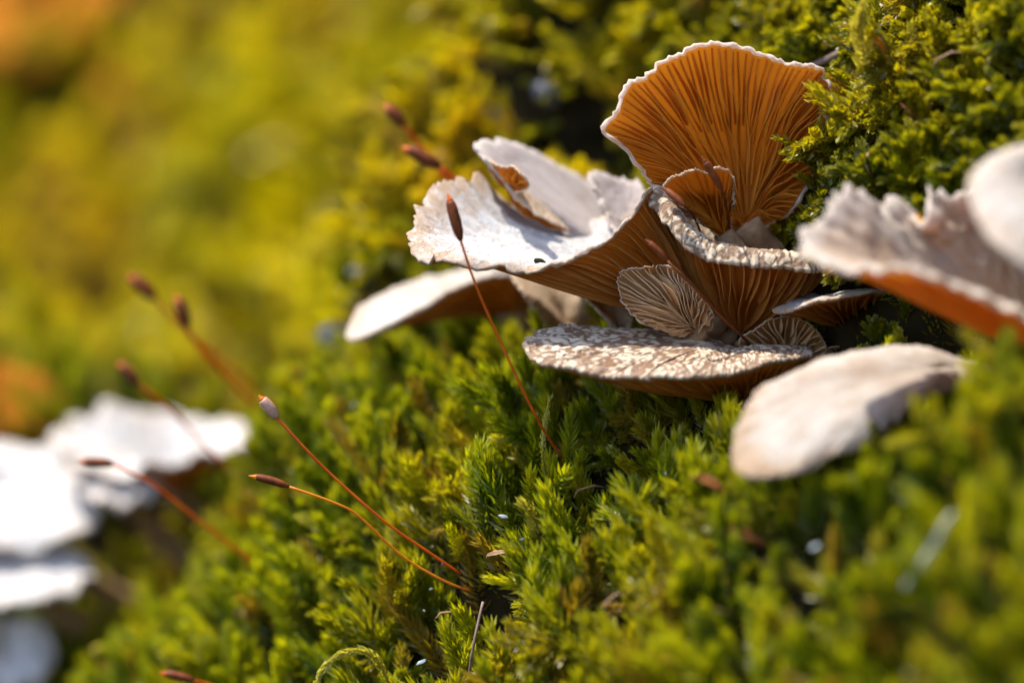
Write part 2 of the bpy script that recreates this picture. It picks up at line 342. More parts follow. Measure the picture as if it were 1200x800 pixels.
def build_cap(root, apex, rim, axis, G, mats, thick=0.07, edge=0.03, crinkle=0.02, wave=0.04, seed=1.0, relief=0.010,
              gills=0, gill_h=0.055, gill_w=0.013, gill_mat_=None, part='cap', frill=0.0, flakes=0.0, fdir=(1.0, 0.7, 1.0), plump=3.0):
    g, r, ax = cap_grid(apex, rim, axis, G, crinkle, wave, seed, *((400, 56) if flakes else (192, 26)))
    n, tg = normals(g, ax); NR, NT = g.shape[:2]
    for j in range(NR):                              # smooth the normals a little round the cap
        n[j] = (n[j] + np.roll(n[j], 1, 0) + np.roll(n[j], -1, 0) + np.roll(n[j], 2, 0) + np.roll(n[j], -2, 0)); n[j] /= np.linalg.norm(n[j], axis=1)[:, None]
    low = g; th = (edge + (thick - edge) * (1 - r ** plump))[:, None, None]
    top = g + n * th
    fl = np.zeros((NR, NT))
    for j in range(3, NR):
        for k in range(NT):
            p = top[j, k]; w = 1.0 if r[j] > 0.75 else 0.6
            if flakes:
                dv, _ = noise.voronoi(Vector(p * 13 * np.array(fdir) + 1.3 * np.array(noise.noise_vector(Vector(p * 6)))))
                f_ = min(1, max(0, (dv[1] - dv[0]) * 2.6 - 0.10)); f_ = f_ ** 0.7 * (0.9 + 0.5 * noise.noise(Vector(p * 4))); fl[j, k] = f_
                top[j, k] = p + n[j, k] * flakes * f_; p = top[j, k]
            top[j, k] = p + n[j, k] * relief * w * (noise.noise(Vector(p * 9)) + 0.8 * noise.noise(Vector(p * 22)))
    outw = g[-1] - g[-2]; outw /= np.linalg.norm(outw, axis=1)[:, None] + 1e-9
    rows = [low[j] for j in range(NR)]
    ed = np.empty((2, NT, 3))
    for k in range(NT):
        q = edge * (0.55 + frill * (noise.noise(Vector(g[-1, k] * 26)) + 0.6 * noise.noise(Vector(g[-1, k] * 55))))
        ed[0, k] = low[-1, k] * 0.7 + top[-1, k] * 0.3 + outw[k] * q * 0.8
        ed[1, k] = low[-1, k] * 0.25 + top[-1, k] * 0.75 + outw[k] * q * 0.9
    rows += [ed[0], ed[1]] + [top[j] for j in range(NR - 1, -1, -1)]
    base = np.array(root.location); P = np.array(rows) - base; nr = len(P); Vv = P.reshape(-1, 3)
    Fc = []; mi = []
    for j in range(nr - 1):
        for k in range(NT):
            Fc.append((j * NT + k, j * NT + (k + 1) % NT, (j + 1) * NT + (k + 1) % NT, (j + 1) * NT + k)); mi.append(0 if j < NR - 1 else 1)
    Fc.append(tuple(range(NT))); mi.append(0); Fc.append(tuple((nr - 1) * NT + k for k in range(NT))[::-1]); mi.append(1)
    me = mesh(part, Vv, Fc); me.polygons.foreach_set('material_index', mi)
    rr = np.concatenate([np.repeat(r[:, None], NT, 1), np.ones((2, NT)), np.repeat(r[::-1][:, None], NT, 1)]); aa = np.repeat(np.arange(NT)[None] / NT, nr, 0)
    ff_ = np.concatenate([np.zeros((NR, NT)), fl[-1:], fl[-1:], fl[::-1]])
    for nm, ar in (('rad', rr), ('ang', aa), ('flake', ff_)):
        at = me.attributes.new(nm, 'FLOAT', 'POINT'); at.data.foreach_set('value', ar.astype(np.float32).ravel())
    c = link(part, me, mats, root)
    CAPS.append((P.reshape(-1, 3) + base, Fc))
    def ev(k, x):                                    # point, normal and tangent of the underside at column k (float), radius x
        jf = np.interp(x, r, np.arange(NR)); j = min(int(jf), NR - 2); fj = jf - j; k0 = int(math.floor(k)) % NT; fk = k - math.floor(k); k1 = (k0 + 1) % NT
        def bl(A): return (A[j, k0] * (1 - fk) + A[j, k1] * fk) * (1 - fj) + (A[j + 1, k0] * (1 - fk) + A[j + 1, k1] * fk) * fj
        return bl(g), bl(n), bl(tg)
    lnR = np.linalg.norm(g[-1] - g[0], axis=1)
    for i in range(gills):
        k = (i + random.uniform(-0.22, 0.22)) * NT / gills
        kind = i % 4; r0 = 0.07 if kind == 0 else (0.22 if kind == 2 else random.uniform(0.42, 0.62))
        L = np.interp(k % NT, np.arange(NT), lnR)
        if L < 0.22: continue
        m_ = 9; vv = []; ff = []; ph = random.uniform(0, 6.28); am = random.uniform(0.2, 0.9)
        hh = gill_h * random.uniform(0.75, 1.2) * (0.8 if kind in (1, 3) else 1)
        for j in range(m_ + 1):
            x = r0 + (0.985 - r0) * j / m_
            p, nn, tt = ev(k + am * math.sin(x * 7 + ph) * (NT / gills) * 0.35, x)
            q = j / m_; hgt_ = hh * (math.sin(math.pi * min(1, q * 0.85 + 0.12)) ** 0.7) * (0.25 + 0.75 * (1 - q ** 6))
            w = gill_w * (0.55 + 0.45 * x)
            b0 = p + nn * 0.006; e0 = p - nn * hgt_ + tt * 0.35 * hgt_ * math.sin(x * 8 + ph * 2)
            for o_, s_ in ((b0, -0.6), (e0, -0.32), (e0, 0.32), (b0, 0.6)): vv.append(o_ + tt * w * s_ - base)
        for j in range(m_):
            for q in range(3): ff.append((j * 4 + q, j * 4 + q + 1, (j + 1) * 4 + q + 1, (j + 1) * 4 + q))
        link('gill', mesh('gill', vv, ff, False), gill_mat_, root)
    return c
def add_stem(root, apex, r0=0.16, r1=0.11, mat='stem', end=None):
    base = Vector(root.location); A = Vector(apex); E = Vector(end) if end is not None else base - NB * 0.35
    mid = (A + E) / 2 + Vector((0, 0, -0.10)) * (A - E).length
    pts = crom([A + (A - mid).normalized() * 0.03, mid, E], 10); rad = np.linspace(r0, r1, 10)
    pts = pts + rng.normal(0, 0.008, pts.shape)
    V_, F_ = tube([Vector(p) - base for p in pts], rad, 12)
    return link('stem', mesh('stem', V_, F_), M[mat], root)
def mushroom(label, apex, rim, axis, G, mats, gillm=None, stem=(0.16, 0.11), group=None, stem_end=None, **kw):
    A = W(*apex); root = thing('mushroom', label, 'mushroom', foot(A), group)
    build_cap(root, A, rim, axis, G, [M[m] for m in mats], gill_mat_=M[gillm] if gillm else None, **kw)
    if stem:
        if hasattr(G, 'crown'): A = A + Vector(axis).normalized() * G.crown * sum((W(*q[:3]) - A).length for q in rim) / len(rim)
        add_stem(root, A, *stem, end=W(*stem_end) if stem_end else None)
    return root

# the tall amber fan
mushroom('tall upright amber fan mushroom with backlit orange gills and frosted white rim', (874, 266, 29.85),
    [(710, 152, 29.20), (719, 140, 29.22), (728, 124, 29.24), (735, 105, 29.26), (757, 91, 29.28), (780, 75, 29.30), (806, 61, 29.32), (832, 55, 29.34), (847, 57, 29.35), (861, 58, 29.35),
     (887, 66, 29.36), (917, 75, 29.38), (952, 81, 29.40), (966, 84, 29.42), (963, 92, 29.44), (972, 102, 29.45), (966, 124, 29.50), (966, 150, 29.55), (955, 186, 29.65), (946, 215, 29.72), (921, 252, 29.80), (900, 262, 29.85),
     (870, 269, 29.85), (840, 266, 29.75), (815, 255, 29.65), (790, 238, 29.55), (764, 212, 29.40), (744, 186, 29.30), (728, 165, 29.24)],
    (-0.1, 0.9, 0.45), G_dome(0.13), ('flesh_fan', 'cap_fan'), 'gill_fan', thick=0.065, edge=0.045, crinkle=0.026, wave=0.07, seed=2.3, gills=92, gill_h=0.10, gill_w=0.015, frill=0.9)
# the small fan in front of it
mushroom('small amber fan mushroom tucked in front of the tall fan, crinkled pale rim', (848, 275, 29.65),
    [(779, 219, 29.15), (790, 209, 29.10), (803, 204, 29.08), (816, 200, 29.06), (829, 204, 29.08), (842, 198, 29.10), (858, 207, 29.20), (858, 238, 29.40), (857, 258, 29.55), (849, 278, 29.65), (826, 263, 29.50), (803, 243, 29.30), (788, 229, 29.20)],
    (0.0, 0.9, 0.45), G_dome(0.06), ('flesh_fan', 'cap_tan'), 'gill_fan', stem=(0.09, 0.08), thick=0.04, edge=0.02, crinkle=0.02, wave=0.03, seed=5.1, gills=30, gill_h=0.06, gill_w=0.014, frill=0.8)

# the big white funnel with its back lobes
A3 = W(832, 374, 30.05)
big = thing('mushroom', 'largest white mushroom with flat frosted plate, ragged rim and folded lobes behind', 'mushroom', foot(A3))
build_cap(big, A3, [(764, 223, 29.3), (756, 232, 29.25), (745, 251, 29.2), (724, 275, 29.1), (700, 293, 29.05), (664, 311, 29.0), (628, 321, 29.0), (607, 322, 29.0), (598, 316, 29.03), (589, 310, 29.05), (577, 315, 29.03), (559, 320, 29.0), (535, 313, 29.0), (515, 309, 29.05), (510, 302, 29.08), (504, 308, 29.1),
      (490, 302, 29.2), (482, 288, 29.4, 0.15), (486, 264, 29.7, 0.5), (492, 243, 29.95, 0.9), (502, 224, 30.2, 1), (520, 212, 30.4, 1.1), (532, 214, 30.4, 0.9), (541, 210, 30.5, 1.2), (553, 212, 30.5, 0.9), (560, 203, 30.65, 1.2), (572, 222, 30.8, 1), (598, 246, 31.0, 0.5), (640, 258, 31.1), (690, 262, 31.1), (735, 252, 30.7), (758, 236, 29.9)],
    (-0.25, 0.1, 1), G_pts([(0, 0), (0.35, 0.0), (0.75, 0.035), (0.92, 0.03), (1, 0)]), [M['flesh_dark'], M['cap_white']], thick=0.07, edge=0.035, crinkle=0.045, wave=0.05, seed=8.2, relief=0.016,
    gills=90, gill_h=0.07, gill_w=0.014, gill_mat_=M['gill_dark'], frill=1.2)
build_cap(big, W(728, 303, 30.9), [(612, 240, 30.55), (601, 229, 30.4), (588, 212, 30.35), (574, 196, 30.35), (562, 183, 30.45), (557, 173, 30.6), (574, 165, 30.9), (595, 167, 31.1), (619, 179, 31.3), (652, 195, 31.6), (682, 212, 31.8), (712, 238, 31.7), (738, 280, 31.3), (704, 305, 30.9), (658, 272, 30.65)],
    (-0.55, -0.6, 0.6), G_pts([(0, 0), (0.5, -0.06), (0.8, -0.05), (0.93, 0.0), (1, 0.0)]), [M['flesh_dark'], M['cap_lobe']], thick=0.06, edge=0.03, crinkle=0.035, wave=0.07, seed=3.4, part='lobe', frill=0.8)
build_cap(big, W(737, 288, 30.7), [(690, 206, 30.8), (700, 201, 30.9), (715, 207, 30.95), (730, 212, 31.0), (750, 216, 30.9), (757, 240, 30.5), (748, 262, 30.35), (726, 274, 30.35), (712, 262, 30.45), (703, 240, 30.6), (696, 222, 30.7)],
    (-0.5, -0.6, 0.6), G_dome(-0.08), [M['flesh_dark'], M['cap_lobe']], thick=0.05, edge=0.025, crinkle=0.03, wave=0.06, seed=6.4, part='lobe', frill=0.8)
build_cap(big, W(600, 216, 30.32), [(572, 190, 30.4), (588, 197, 30.12), (597, 196, 30.05), (606, 200, 30.0), (618, 212, 29.97), (616, 221, 30.05), (604, 224, 30.2), (603, 232, 30.2), (620, 246, 30.22), (645, 262, 30.3), (668, 272, 30.4), (640, 265, 30.45), (612, 249, 30.45), (594, 228, 30.45), (582, 208, 30.42)],
    (0.4, 0.8, 0.3), G_dome(0.10), [M['flesh_fan'], M['cap_tan']], thick=0.03, edge=0.02, crinkle=0.018, wave=0.06, seed=9.4, part='curled_edge', gills=30, gill_h=0.04, gill_w=0.014, gill_mat_=M['gill_fan'])
add_stem(big, A3, 0.17, 0.13)

# the cracked funnel right of it
mushroom('brown gilled mushroom with cream cracked margin rolled over its funnel', (866, 392, 30.1),
    [(764, 240, 29.35), (772, 251, 29.28), (784, 267, 29.2), (803, 290, 29.12), (830, 305, 29.08), (876, 312, 29.06), (930, 316, 29.1), (960, 316, 29.2), (985, 323, 29.4), (985, 318, 29.8), (960, 309, 30.3), (910, 303, 30.7), (860, 296, 30.8), (815, 278, 30.6), (785, 252, 30.2), (768, 232, 29.7)],
    (-0.05, -0.05, 1), G_pts([(0, 0), (0.4, 0.0), (0.70, 0.05), (0.85, 0.13), (0.94, 0.125), (1, 0.0)]), ('flesh_dark', 'cap_scaly'), 'gill_dark', thick=0.07, edge=0.04, crinkle=0.02, wave=0.03, seed=4.4, relief=0.005, gills=64, gill_h=0.085, gill_w=0.015, frill=0.5, flakes=0.009)
# small buff gilled one under the middle
mushroom('small buff mushroom showing pale curved gills under the white plate', (814, 388, 29.5),
    [(725, 328, 29.15), (732, 318, 29.15), (748, 315, 29.17), (765, 313, 29.2), (788, 314, 29.25), (800, 326, 29.25), (816, 342, 29.3), (834, 365, 29.4), (832, 386, 29.5), (810, 393, 29.45), (780, 387, 29.3), (753, 378, 29.15), (731, 354, 29.1)],
    (-0.35, 0.85, 0.1), G_pts([(0, 0), (0.5, -0.05), (0.85, 0.03), (1, 0)]), ('flesh_pale', 'cap_tan'), 'gill_pale', stem=(0.10, 0.09), stem_end=(850, 412, 30.6), thick=0.05, edge=0.012, crinkle=0.022, wave=0.05, seed=7.7, gills=46, gill_h=0.07, gill_w=0.014)
# wide flat lower cap
mushroom('wide flat lowest mushroom with flaky cracked cream and brown top', (872, 472, 29.75),
    [(617, 402, 29.15), (619, 416, 29.00), (642, 430, 28.80), (688, 440, 28.65), (740, 444, 28.57), (760, 448, 28.57), (768, 444, 28.57), (807, 449, 28.57), (838, 444, 28.65), (876, 437, 28.75), (914, 427, 28.90), (947, 418, 29.15),
     (951, 414, 29.45), (937, 412, 29.75), (899, 414, 30.05), (850, 419, 30.15), (800, 420, 30.15), (753, 417, 30.10), (722, 410, 29.95), (704, 402, 29.80), (682, 391, 29.65), (650, 388, 29.50), (626, 394, 29.30)],
    (-0.08, -0.25, 1), G_pts([(0, 0), (0.3, 0.02), (0.7, 0.01), (0.9, 0.01), (1, 0.0)]), ('flesh_dark', 'cap_scaly'), 'gill_dark', stem=(0.15, 0.12), plump=2.4, thick=0.40, edge=0.045, crinkle=0.024, wave=0.06, seed=3.9, relief=0.010, gills=70, gill_h=0.07, gill_w=0.016, frill=0.5, flakes=0.012, fdir=(1.45, 0.6, 0.9))
# right-hand small shelf
mushroom('thin grey-topped shelf mushroom right of the cracked funnel', (1000, 394, 30.0),
    [(907, 368, 29.3), (920, 368, 29.15), (940, 362, 29.05), (964, 355, 29.0), (1002, 348, 29.0), (1030, 345, 29.1), (1055, 354, 29.4), (1050, 342, 30.0), (1020, 332, 30.3), (983, 331, 30.2), (953, 339, 29.9), (930, 351, 29.6), (915, 361, 29.4)],
    (-0.2, -0.15, 1), G_dome(0.05), ('flesh_dark', 'cap_white'), 'gill_dark', stem=(0.13, 0.1), thick=0.20, plump=2.4, edge=0.035, crinkle=0.014, wave=0.02, seed=6.1, gills=54, gill_h=0.05, gill_w=0.016)
# small round gill fan
mushroom('small round mushroom with buff gills behind the lowest cap', (918, 426, 29.9),
    [(868, 398, 29.5), (884, 387, 29.5), (907, 374, 29.52), (930, 372, 29.55), (953, 384, 29.6), (966, 403, 29.65), (972, 422, 29.75), (964, 432, 29.8), (930, 436, 29.9), (896, 430, 29.8), (872, 412, 29.6)],
    (0.05, 0.85, 0.5), G_dome(0.07), ('flesh_pale', 'cap_tan'), 'gill_pale', stem=(0.1, 0.08), thick=0.04, edge=0.012, crinkle=0.012, wave=0.02, seed=2.9, gills=38, gill_h=0.06, gill_w=0.013)
mushroom('tiny buff mushroom beside the small round one', (984, 424, 29.9),
    [(968, 412, 29.7), (980, 407, 29.7), (996, 411, 29.75), (1003, 419, 29.85), (994, 425, 29.85), (976, 424, 29.8)],
    (0.0, 0.7, 0.7), G_dome(0.07), ('flesh_pale', 'cap_tan'), 'gill_pale', stem=(0.05, 0.04), thick=0.03, edge=0.015, crinkle=0.008, wave=0.01, seed=4.9, gills=18, gill_h=0.02, gill_w=0.01)
# the long white shelf behind, left
mushroom('long white shelf mushroom with dark russet underside behind the white plate', (600, 368, 32.6),
    [(410, 396, 32.1), (420, 400, 31.9), (445, 390, 31.8), (480, 374, 31.8), (520, 350, 31.8), (556, 334, 31.85), (600, 326, 32.0), (640, 335, 32.4), (640, 340, 33.2), (600, 322, 33.4), (556, 318, 33.2), (500, 332, 32.9), (450, 348, 32.6), (420, 368, 32.4)],
    (-0.5, -0.45, 1), G_dome(0.06), ('flesh_dark', 'cap_plain'), 'gill_dark', thick=0.08, edge=0.05, crinkle=0.02, wave=0.03, seed=5.9, gills=48, gill_h=0.05, gill_w=0.02)
# pale funnel stems below the plate
mushroom('pale tan funnel mushroom hanging in the gloom below the white plate', (668, 398, 31.6),
    [(600, 326, 31.2), (612, 345, 31.0), (630, 372, 31.1), (650, 388, 31.3), (676, 385, 31.4), (692, 372, 31.4), (688, 350, 31.3), (672, 330, 31.5), (640, 322, 31.6), (615, 320, 31.5)],
    (-0.2, -0.8, 0.4), G_dome(0.16), ('flesh_dark', 'cap_tan'), None, stem=(0.14, 0.1), thick=0.07, edge=0.04, crinkle=0.015, wave=0.03, seed=1.2)
mushroom('pale pleated mushroom squeezed between the tan funnel and the buff one', (732, 398, 30.2),
    [(676, 338, 30.3), (690, 356, 30.0), (706, 372, 29.95), (722, 388, 30.0), (738, 388, 30.1), (740, 366, 30.1), (728, 346, 30.2), (702, 332, 30.4)],
    (-0.2, -0.8, 0.3), G_dome(0.10), ('flesh_dark', 'cap_tan'), None, stem=(0.1, 0.08), thick=0.05, edge=0.03, crinkle=0.02, wave=0.04, seed=9.2)
# right foreground
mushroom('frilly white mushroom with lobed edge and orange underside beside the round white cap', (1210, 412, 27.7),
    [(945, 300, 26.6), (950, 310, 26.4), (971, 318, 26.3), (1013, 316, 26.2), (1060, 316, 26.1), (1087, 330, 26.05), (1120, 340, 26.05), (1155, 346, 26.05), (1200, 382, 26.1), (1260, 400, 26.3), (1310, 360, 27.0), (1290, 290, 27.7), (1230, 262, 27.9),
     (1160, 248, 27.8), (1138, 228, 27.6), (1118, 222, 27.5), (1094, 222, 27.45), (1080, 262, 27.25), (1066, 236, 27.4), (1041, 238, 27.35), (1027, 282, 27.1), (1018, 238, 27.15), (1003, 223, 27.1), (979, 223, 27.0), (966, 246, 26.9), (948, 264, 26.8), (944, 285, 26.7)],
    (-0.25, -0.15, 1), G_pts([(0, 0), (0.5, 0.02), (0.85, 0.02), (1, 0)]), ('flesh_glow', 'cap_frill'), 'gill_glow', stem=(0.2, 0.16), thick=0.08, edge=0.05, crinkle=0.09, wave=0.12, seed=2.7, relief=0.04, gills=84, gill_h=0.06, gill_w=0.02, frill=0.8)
mushroom('smooth round white mushroom cap overlapping the frilly one', (1225, 262, 26.3),
    [(1137, 222, 25.6), (1150, 265, 25.3), (1180, 300, 25.1), (1225, 325, 25.1), (1280, 318, 25.3), (1312, 270, 25.7), (1300, 215, 26.1), (1258, 182, 26.2), (1205, 176, 26.1), (1160, 192, 25.9)],
    (-0.25, -0.75, 0.7), G_crown(0.42), ('flesh_fan', 'cap_plain'), 'gill_fan', stem=(0.18, 0.14), thick=0.08, edge=0.05, crinkle=0.012, wave=0.02, seed=8.8, gills=40, gill_h=0.05, gill_w=0.02)
mushroom('white spoon-shaped mushroom drooping low over the moss, brown at its neck', (1118, 441, 27.62),
    [(862, 540, 26.7), (868, 500, 26.9), (888, 468, 27.1), (915, 450, 27.25), (971, 426, 27.5), (1050, 411, 27.7), (1102, 416, 27.75), (1134, 428, 27.75), (1158, 433, 27.7), (1150, 445, 27.55), (1110, 458, 27.4), (1080, 466, 27.2), (1056, 480, 27.0), (1035, 506, 26.8), (987, 530, 26.6), (955, 545, 26.5), (925, 558, 26.45), (880, 560, 26.5)],
    (-0.25, -0.62, 0.75), G_dome(0.10), ('flesh_fan', 'cap_spoon'), 'gill_fan', stem=(0.16, 0.13), thick=0.09, edge=0.045, crinkle=0.016, wave=0.045, relief=0.012, seed=3.1, gills=44, gill_h=0.05, gill_w=0.02)
# left background
bgm = dict(thick=0.12, edge=0.07, crinkle=0.05, wave=0.14, relief=0.02)
mushroom('white wavy mushroom on the left slope with a shaded hollow beneath', (205, 575, 37.6),
    [(62, 520, 36.7), (80, 540, 36.4), (110, 556, 36.3), (150, 560, 36.2), (185, 546, 36.2), (230, 541, 36.3), (270, 534, 36.5), (288, 518, 36.8), (280, 500, 37.4), (230, 497, 37.8), (180, 488, 37.8), (130, 482, 37.6), (85, 496, 37.1)],
    (-0.4, -0.3, 1), G_dome(0.02), ('flesh_dark', 'cap_pale'), 'gill_dark', gills=30, gill_h=0.07, gill_w=0.03, seed=5.3, **bgm)
mushroom('small white mushroom under the wavy one on the left slope', (150, 600, 37.2),
    [(98, 572, 36.4), (118, 592, 36.2), (150, 596, 36.2), (176, 582, 36.3), (180, 560, 36.6), (150, 545, 36.8), (112, 550, 36.6)],
    (-0.35, -0.6, 0.9), G_crown(0.4), ('flesh_dark', 'cap_pale'), 'gill_dark', gills=24, gill_h=0.05, gill_w=0.03, seed=6.6, **bgm)
mushroom('broad bright white mushroom cap heading the cluster on the left slope', (20, 610, 37.3),
    [(-70, 590, 36.9), (-50, 625, 36.5), (0, 640, 36.3), (50, 640, 36.3), (95, 630, 36.4), (118, 605, 36.7), (108, 570, 37.0), (85, 545, 37.2), (40, 528, 37.4), (-10, 526, 37.4), (-50, 545, 37.2)],
    (-0.35, -0.55, 0.85), G_crown(0.38), ('flesh_dark', 'cap_pale'), 'gill_dark', gills=30, gill_h=0.07, gill_w=0.03, seed=7.2, **bgm)
mushroom('bright white mushroom overlapped by the broad cap, tan lower rim', (30, 690, 37.0),
    [(-80, 660, 36.6), (-55, 700, 36.2), (-10, 718, 36.0), (35, 712, 36.0), (78, 700, 36.1), (106, 678, 36.3), (88, 650, 36.6), (60, 628, 36.9), (0, 618, 37.0), (-55, 628, 36.9)],
    (-0.3, -0.5, 0.9), G_crown(0.35), ('flesh_dark', 'cap_pale'), 'gill_dark', gills=30, gill_h=0.07, gill_w=0.03, seed=2.2, **bgm)
mushroom('small white mushroom below the cluster on the left slope', (20, 790, 37.2),
    [(-40, 780, 36.6), (-10, 806, 36.4), (30, 806, 36.4), (58, 785, 36.6), (62, 750, 36.9), (30, 732, 37.1), (-20, 738, 36.9)],
    (-0.35, -0.55, 0.85), G_crown(0.35), ('flesh_dark', 'cap_pale'), 'gill_dark', gills=24, gill_h=0.05, gill_w=0.03, seed=4.1, **bgm)
# stubs in the gap on the right
def stub(label, u, v, d, h, r):
    b = W(u, v + 6, d + 0.1); root = thing('mushroom_button', label, 'mushroom', b, 'young mushroom buttons under the shelf')
    top = W(u, v - h, d); V_, F_ = tube([Vector((0, 0, 0)) + (top - b) * q + Vector((0.01 * math.sin(q * 5), 0, 0)) for q in np.linspace(0, 0.75, 5)], [r * 0.8, r * 0.62, r * 0.55, r * 0.5, r * 0.5], 9)
    link('stem', mesh('stem', V_, F_), M['stem'], root)
    ring = [Vector((top - b)) * q for q in (0.68, 0.72, 0.82, 0.93, 1.0)]
    V_, F_ = tube(ring, [r * 0.5, r * 1.0, r * 1.05, r * 0.7, r * 0.15], 10)
    link('cap', mesh('cap', V_, F_), M['cap_tan'], root)
lab = 'tiny young mushroom button standing in the dark gap under the shelf'
for u, v, h, r in ((1012, 404, 18, 0.05), (1030, 406, 20, 0.06), (1052, 404, 24, 0.05), (1020, 412, 12, 0.04)): stub(lab, u, v, 29.9, h, r)

# ------------------------------------------------------------------ moss sporophytes: capsule on a long stalk
def sporophyte(label, cap0, cap1, path, d_path, rcap=0.045, rst=0.011, mats=('capsule', 'stalk'), group='moss capsules on long stalks'):
    """cap0 tip and cap1 neck of the capsule, path from the neck to the foot; all as (u, v, d)"""
    P = [W(*p) for p in path]; base = P[-1]
    root = thing('moss_sporophyte', label, 'moss capsule', base, group)
    pts = crom([W(*cap1)] + P, 26)
    V_, F_ = tube([Vector(p) - base for p in pts], rst, 7); link('stalk', mesh('stalk', V_, F_), M[mats[1]], root)
    a, b = W(*cap1), W(*cap0); L = (b - a).length
    pr = [(0, 0.3), (0.05, 0.55), (0.15, 0.85), (0.35, 1.0), (0.6, 0.98), (0.75, 0.85), (0.8, 0.72)]
    bend = Vector((0, 0, 0.03 * L))
    V_, F_ = tube([a + (b - a) * q + bend * math.sin(q * 3.1) - base for q, _ in pr], [rcap * w for _, w in pr], 10)
    c = link('capsule', mesh('capsule', V_, F_), M[mats[0]], root)
    pr = [(0.795, 0.62), (0.82, 0.68), (0.87, 0.42), (0.94, 0.2), (1.0, 0.06)]
    V_, F_ = tube([a + (b - a) * q + bend * math.sin(q * 3.1) - base for q, _ in pr], [rcap * w for _, w in pr], 9)
    link('lid', mesh('lid', V_, F_), M[mats[1]], c)
sporophyte('brown capsule upright before the white plate, its stalk bending down into the moss', (524, 226, 28.75), (540, 282, 28.75), [(560, 340, 28.8), (600, 430, 28.9), (632, 495, 29.1), (658, 536, 29.5)], 0, 0.048)
sporophyte('pale pink capsule on a straight orange-red stalk, uppermost of the close pair', (303, 463, 29.3), (325, 490, 29.35), [(380, 548, 29.4), (450, 610, 29.5), (500, 645, 29.6), (540, 672, 29.7)], 0, 0.05, 0.012, ('capsule_pale', 'stalk'))
sporophyte('slim brown capsule on a curved golden stalk, lower of the close pair', (291, 557, 29.3), (339, 570, 29.3), [(390, 588, 29.3), (420, 604, 29.35), (470, 650, 29.5), (520, 680, 29.6), (552, 692, 29.75)], 0, 0.036, 0.011, ('capsule', 'stalk_gold'))
sporophyte('brown capsule lying level before the white wavy mushroom on its slanting stalk', (91, 541, 31.6), (134, 544, 31.6), [(180, 568, 31.7), (240, 615, 31.9), (300, 660, 32.1), (350, 692, 32.4)], 0, 0.044, 0.015)
sporophyte('brown capsule barely rising from the moss below the curled frond', (186, 788, 30.8), (228, 797, 30.8), [(260, 806, 30.9), (320, 830, 31.0)], 0, 0.04, 0.012)
sporophyte('red-brown capsule leaning out behind the white plate', (470, 172, 31.4), (516, 196, 31.4), [(535, 210, 31.5), (570, 240, 31.9), (610, 280, 32.6)], 0, 0.065, 0.02)
sporophyte('dark red capsule above the one leaning behind the white plate', (450, 122, 32.0), (474, 148, 32.0), [(500, 180, 32.2), (540, 230, 32.8), (580, 280, 33.5)], 0, 0.06, 0.02)
sporophyte('blurred brown capsule upright against the yellow far bank', (206, 345, 33.0), (219, 384, 33.0), [(236, 410, 33.2), (275, 450, 33.7), (310, 490, 34.5)], 0, 0.065, 0.02)
sporophyte('blurred dark capsule and dry tip highest against the far bank', (150, 322, 33.6), (182, 350, 33.6), [(220, 390, 33.9), (280, 440, 34.4), (325, 490, 35)], 0, 0.07, 0.018)
sporophyte('blurred brown capsule just above the white wavy mushroom', (138, 424, 33.2), (163, 450, 33.2), [(200, 480, 33.5), (250, 530, 34.2), (300, 570, 35)], 0, 0.065, 0.018)
sporophyte('dark capsule resting against the gills of the tall fan', (822, 183, 28.85), (846, 223, 28.9), [(852, 245, 29.3), (856, 275, 29.7), (858, 310, 30.2)], 0, 0.035, 0.010, ('capsule', 'capsule'))
sporophyte('dark capsule lying along the top of the cracked margin', (776, 219, 29.1), (803, 242, 29.0), [(812, 252, 29.3), (820, 270, 29.7), (828, 300, 30.0)], 0, 0.032, 0.010, ('capsule', 'capsule'))
sporophyte('rusty stalked capsule slanting across the russet gills', (756, 280, 28.85), (782, 306, 28.85), [(805, 328, 28.85), (840, 365, 29.0), (866, 390, 29.3), (880, 406, 29.6)], 0, 0.030, 0.013, ('capsule', 'capsule'))

# ------------------------------------------------------------------ small litter
def leaf(label, u, v, d, L, wd_, mat, rot, tilt, name='fallen_leaf', cat='leaf', group=None):
    root_p = W(u, v, d); V_ = []; F_ = []; nx, ny = 14, 6
    for i in range(nx + 1):
        x = i / nx; w = wd_ * (math.sin(math.pi * x ** 0.8) ** 0.8 + 0.03)
        for j in range(ny + 1):
            y = (j / ny - 0.5) * 2
            V_.append(Vector(((x - 0.5) * L, y * w / 2 * (1 + 0.12 * math.sin(x * 23)), 0.10 * L * abs(y) ** 1.5 + 0.10 * L * math.sin(x * 3) + 0.03 * L * noise.noise((x * 4, y * 2, u * 0.1)))))
    for i in range(nx):
        for j in range(ny): F_.append((i * (ny + 1) + j, i * (ny + 1) + j + 1, (i + 1) * (ny + 1) + j + 1, (i + 1) * (ny + 1) + j))
    me = mesh(name, V_, F_); o = link(name, me, M[mat], None, root_p)
    o.rotation_euler = (tilt[0], tilt[1], rot); s = o.modifiers.new('thickness', 'SOLIDIFY'); s.thickness = 0.012 * max(1, L)
    tag(o, label, cat, group); return o
def far(u, v, off=0.6): p = bank_hit(u, v); return p.y - off
leaf('orange fallen leaf lying on the far bank above the broad white mushroom', 18, 490, far(18, 478, 1.2), 1.6, 1.0, 'leaf_orange', 0.3, (0.9, 0.2))
far_lab = 'rust-brown fallen leaf in the drift high on the far bank'
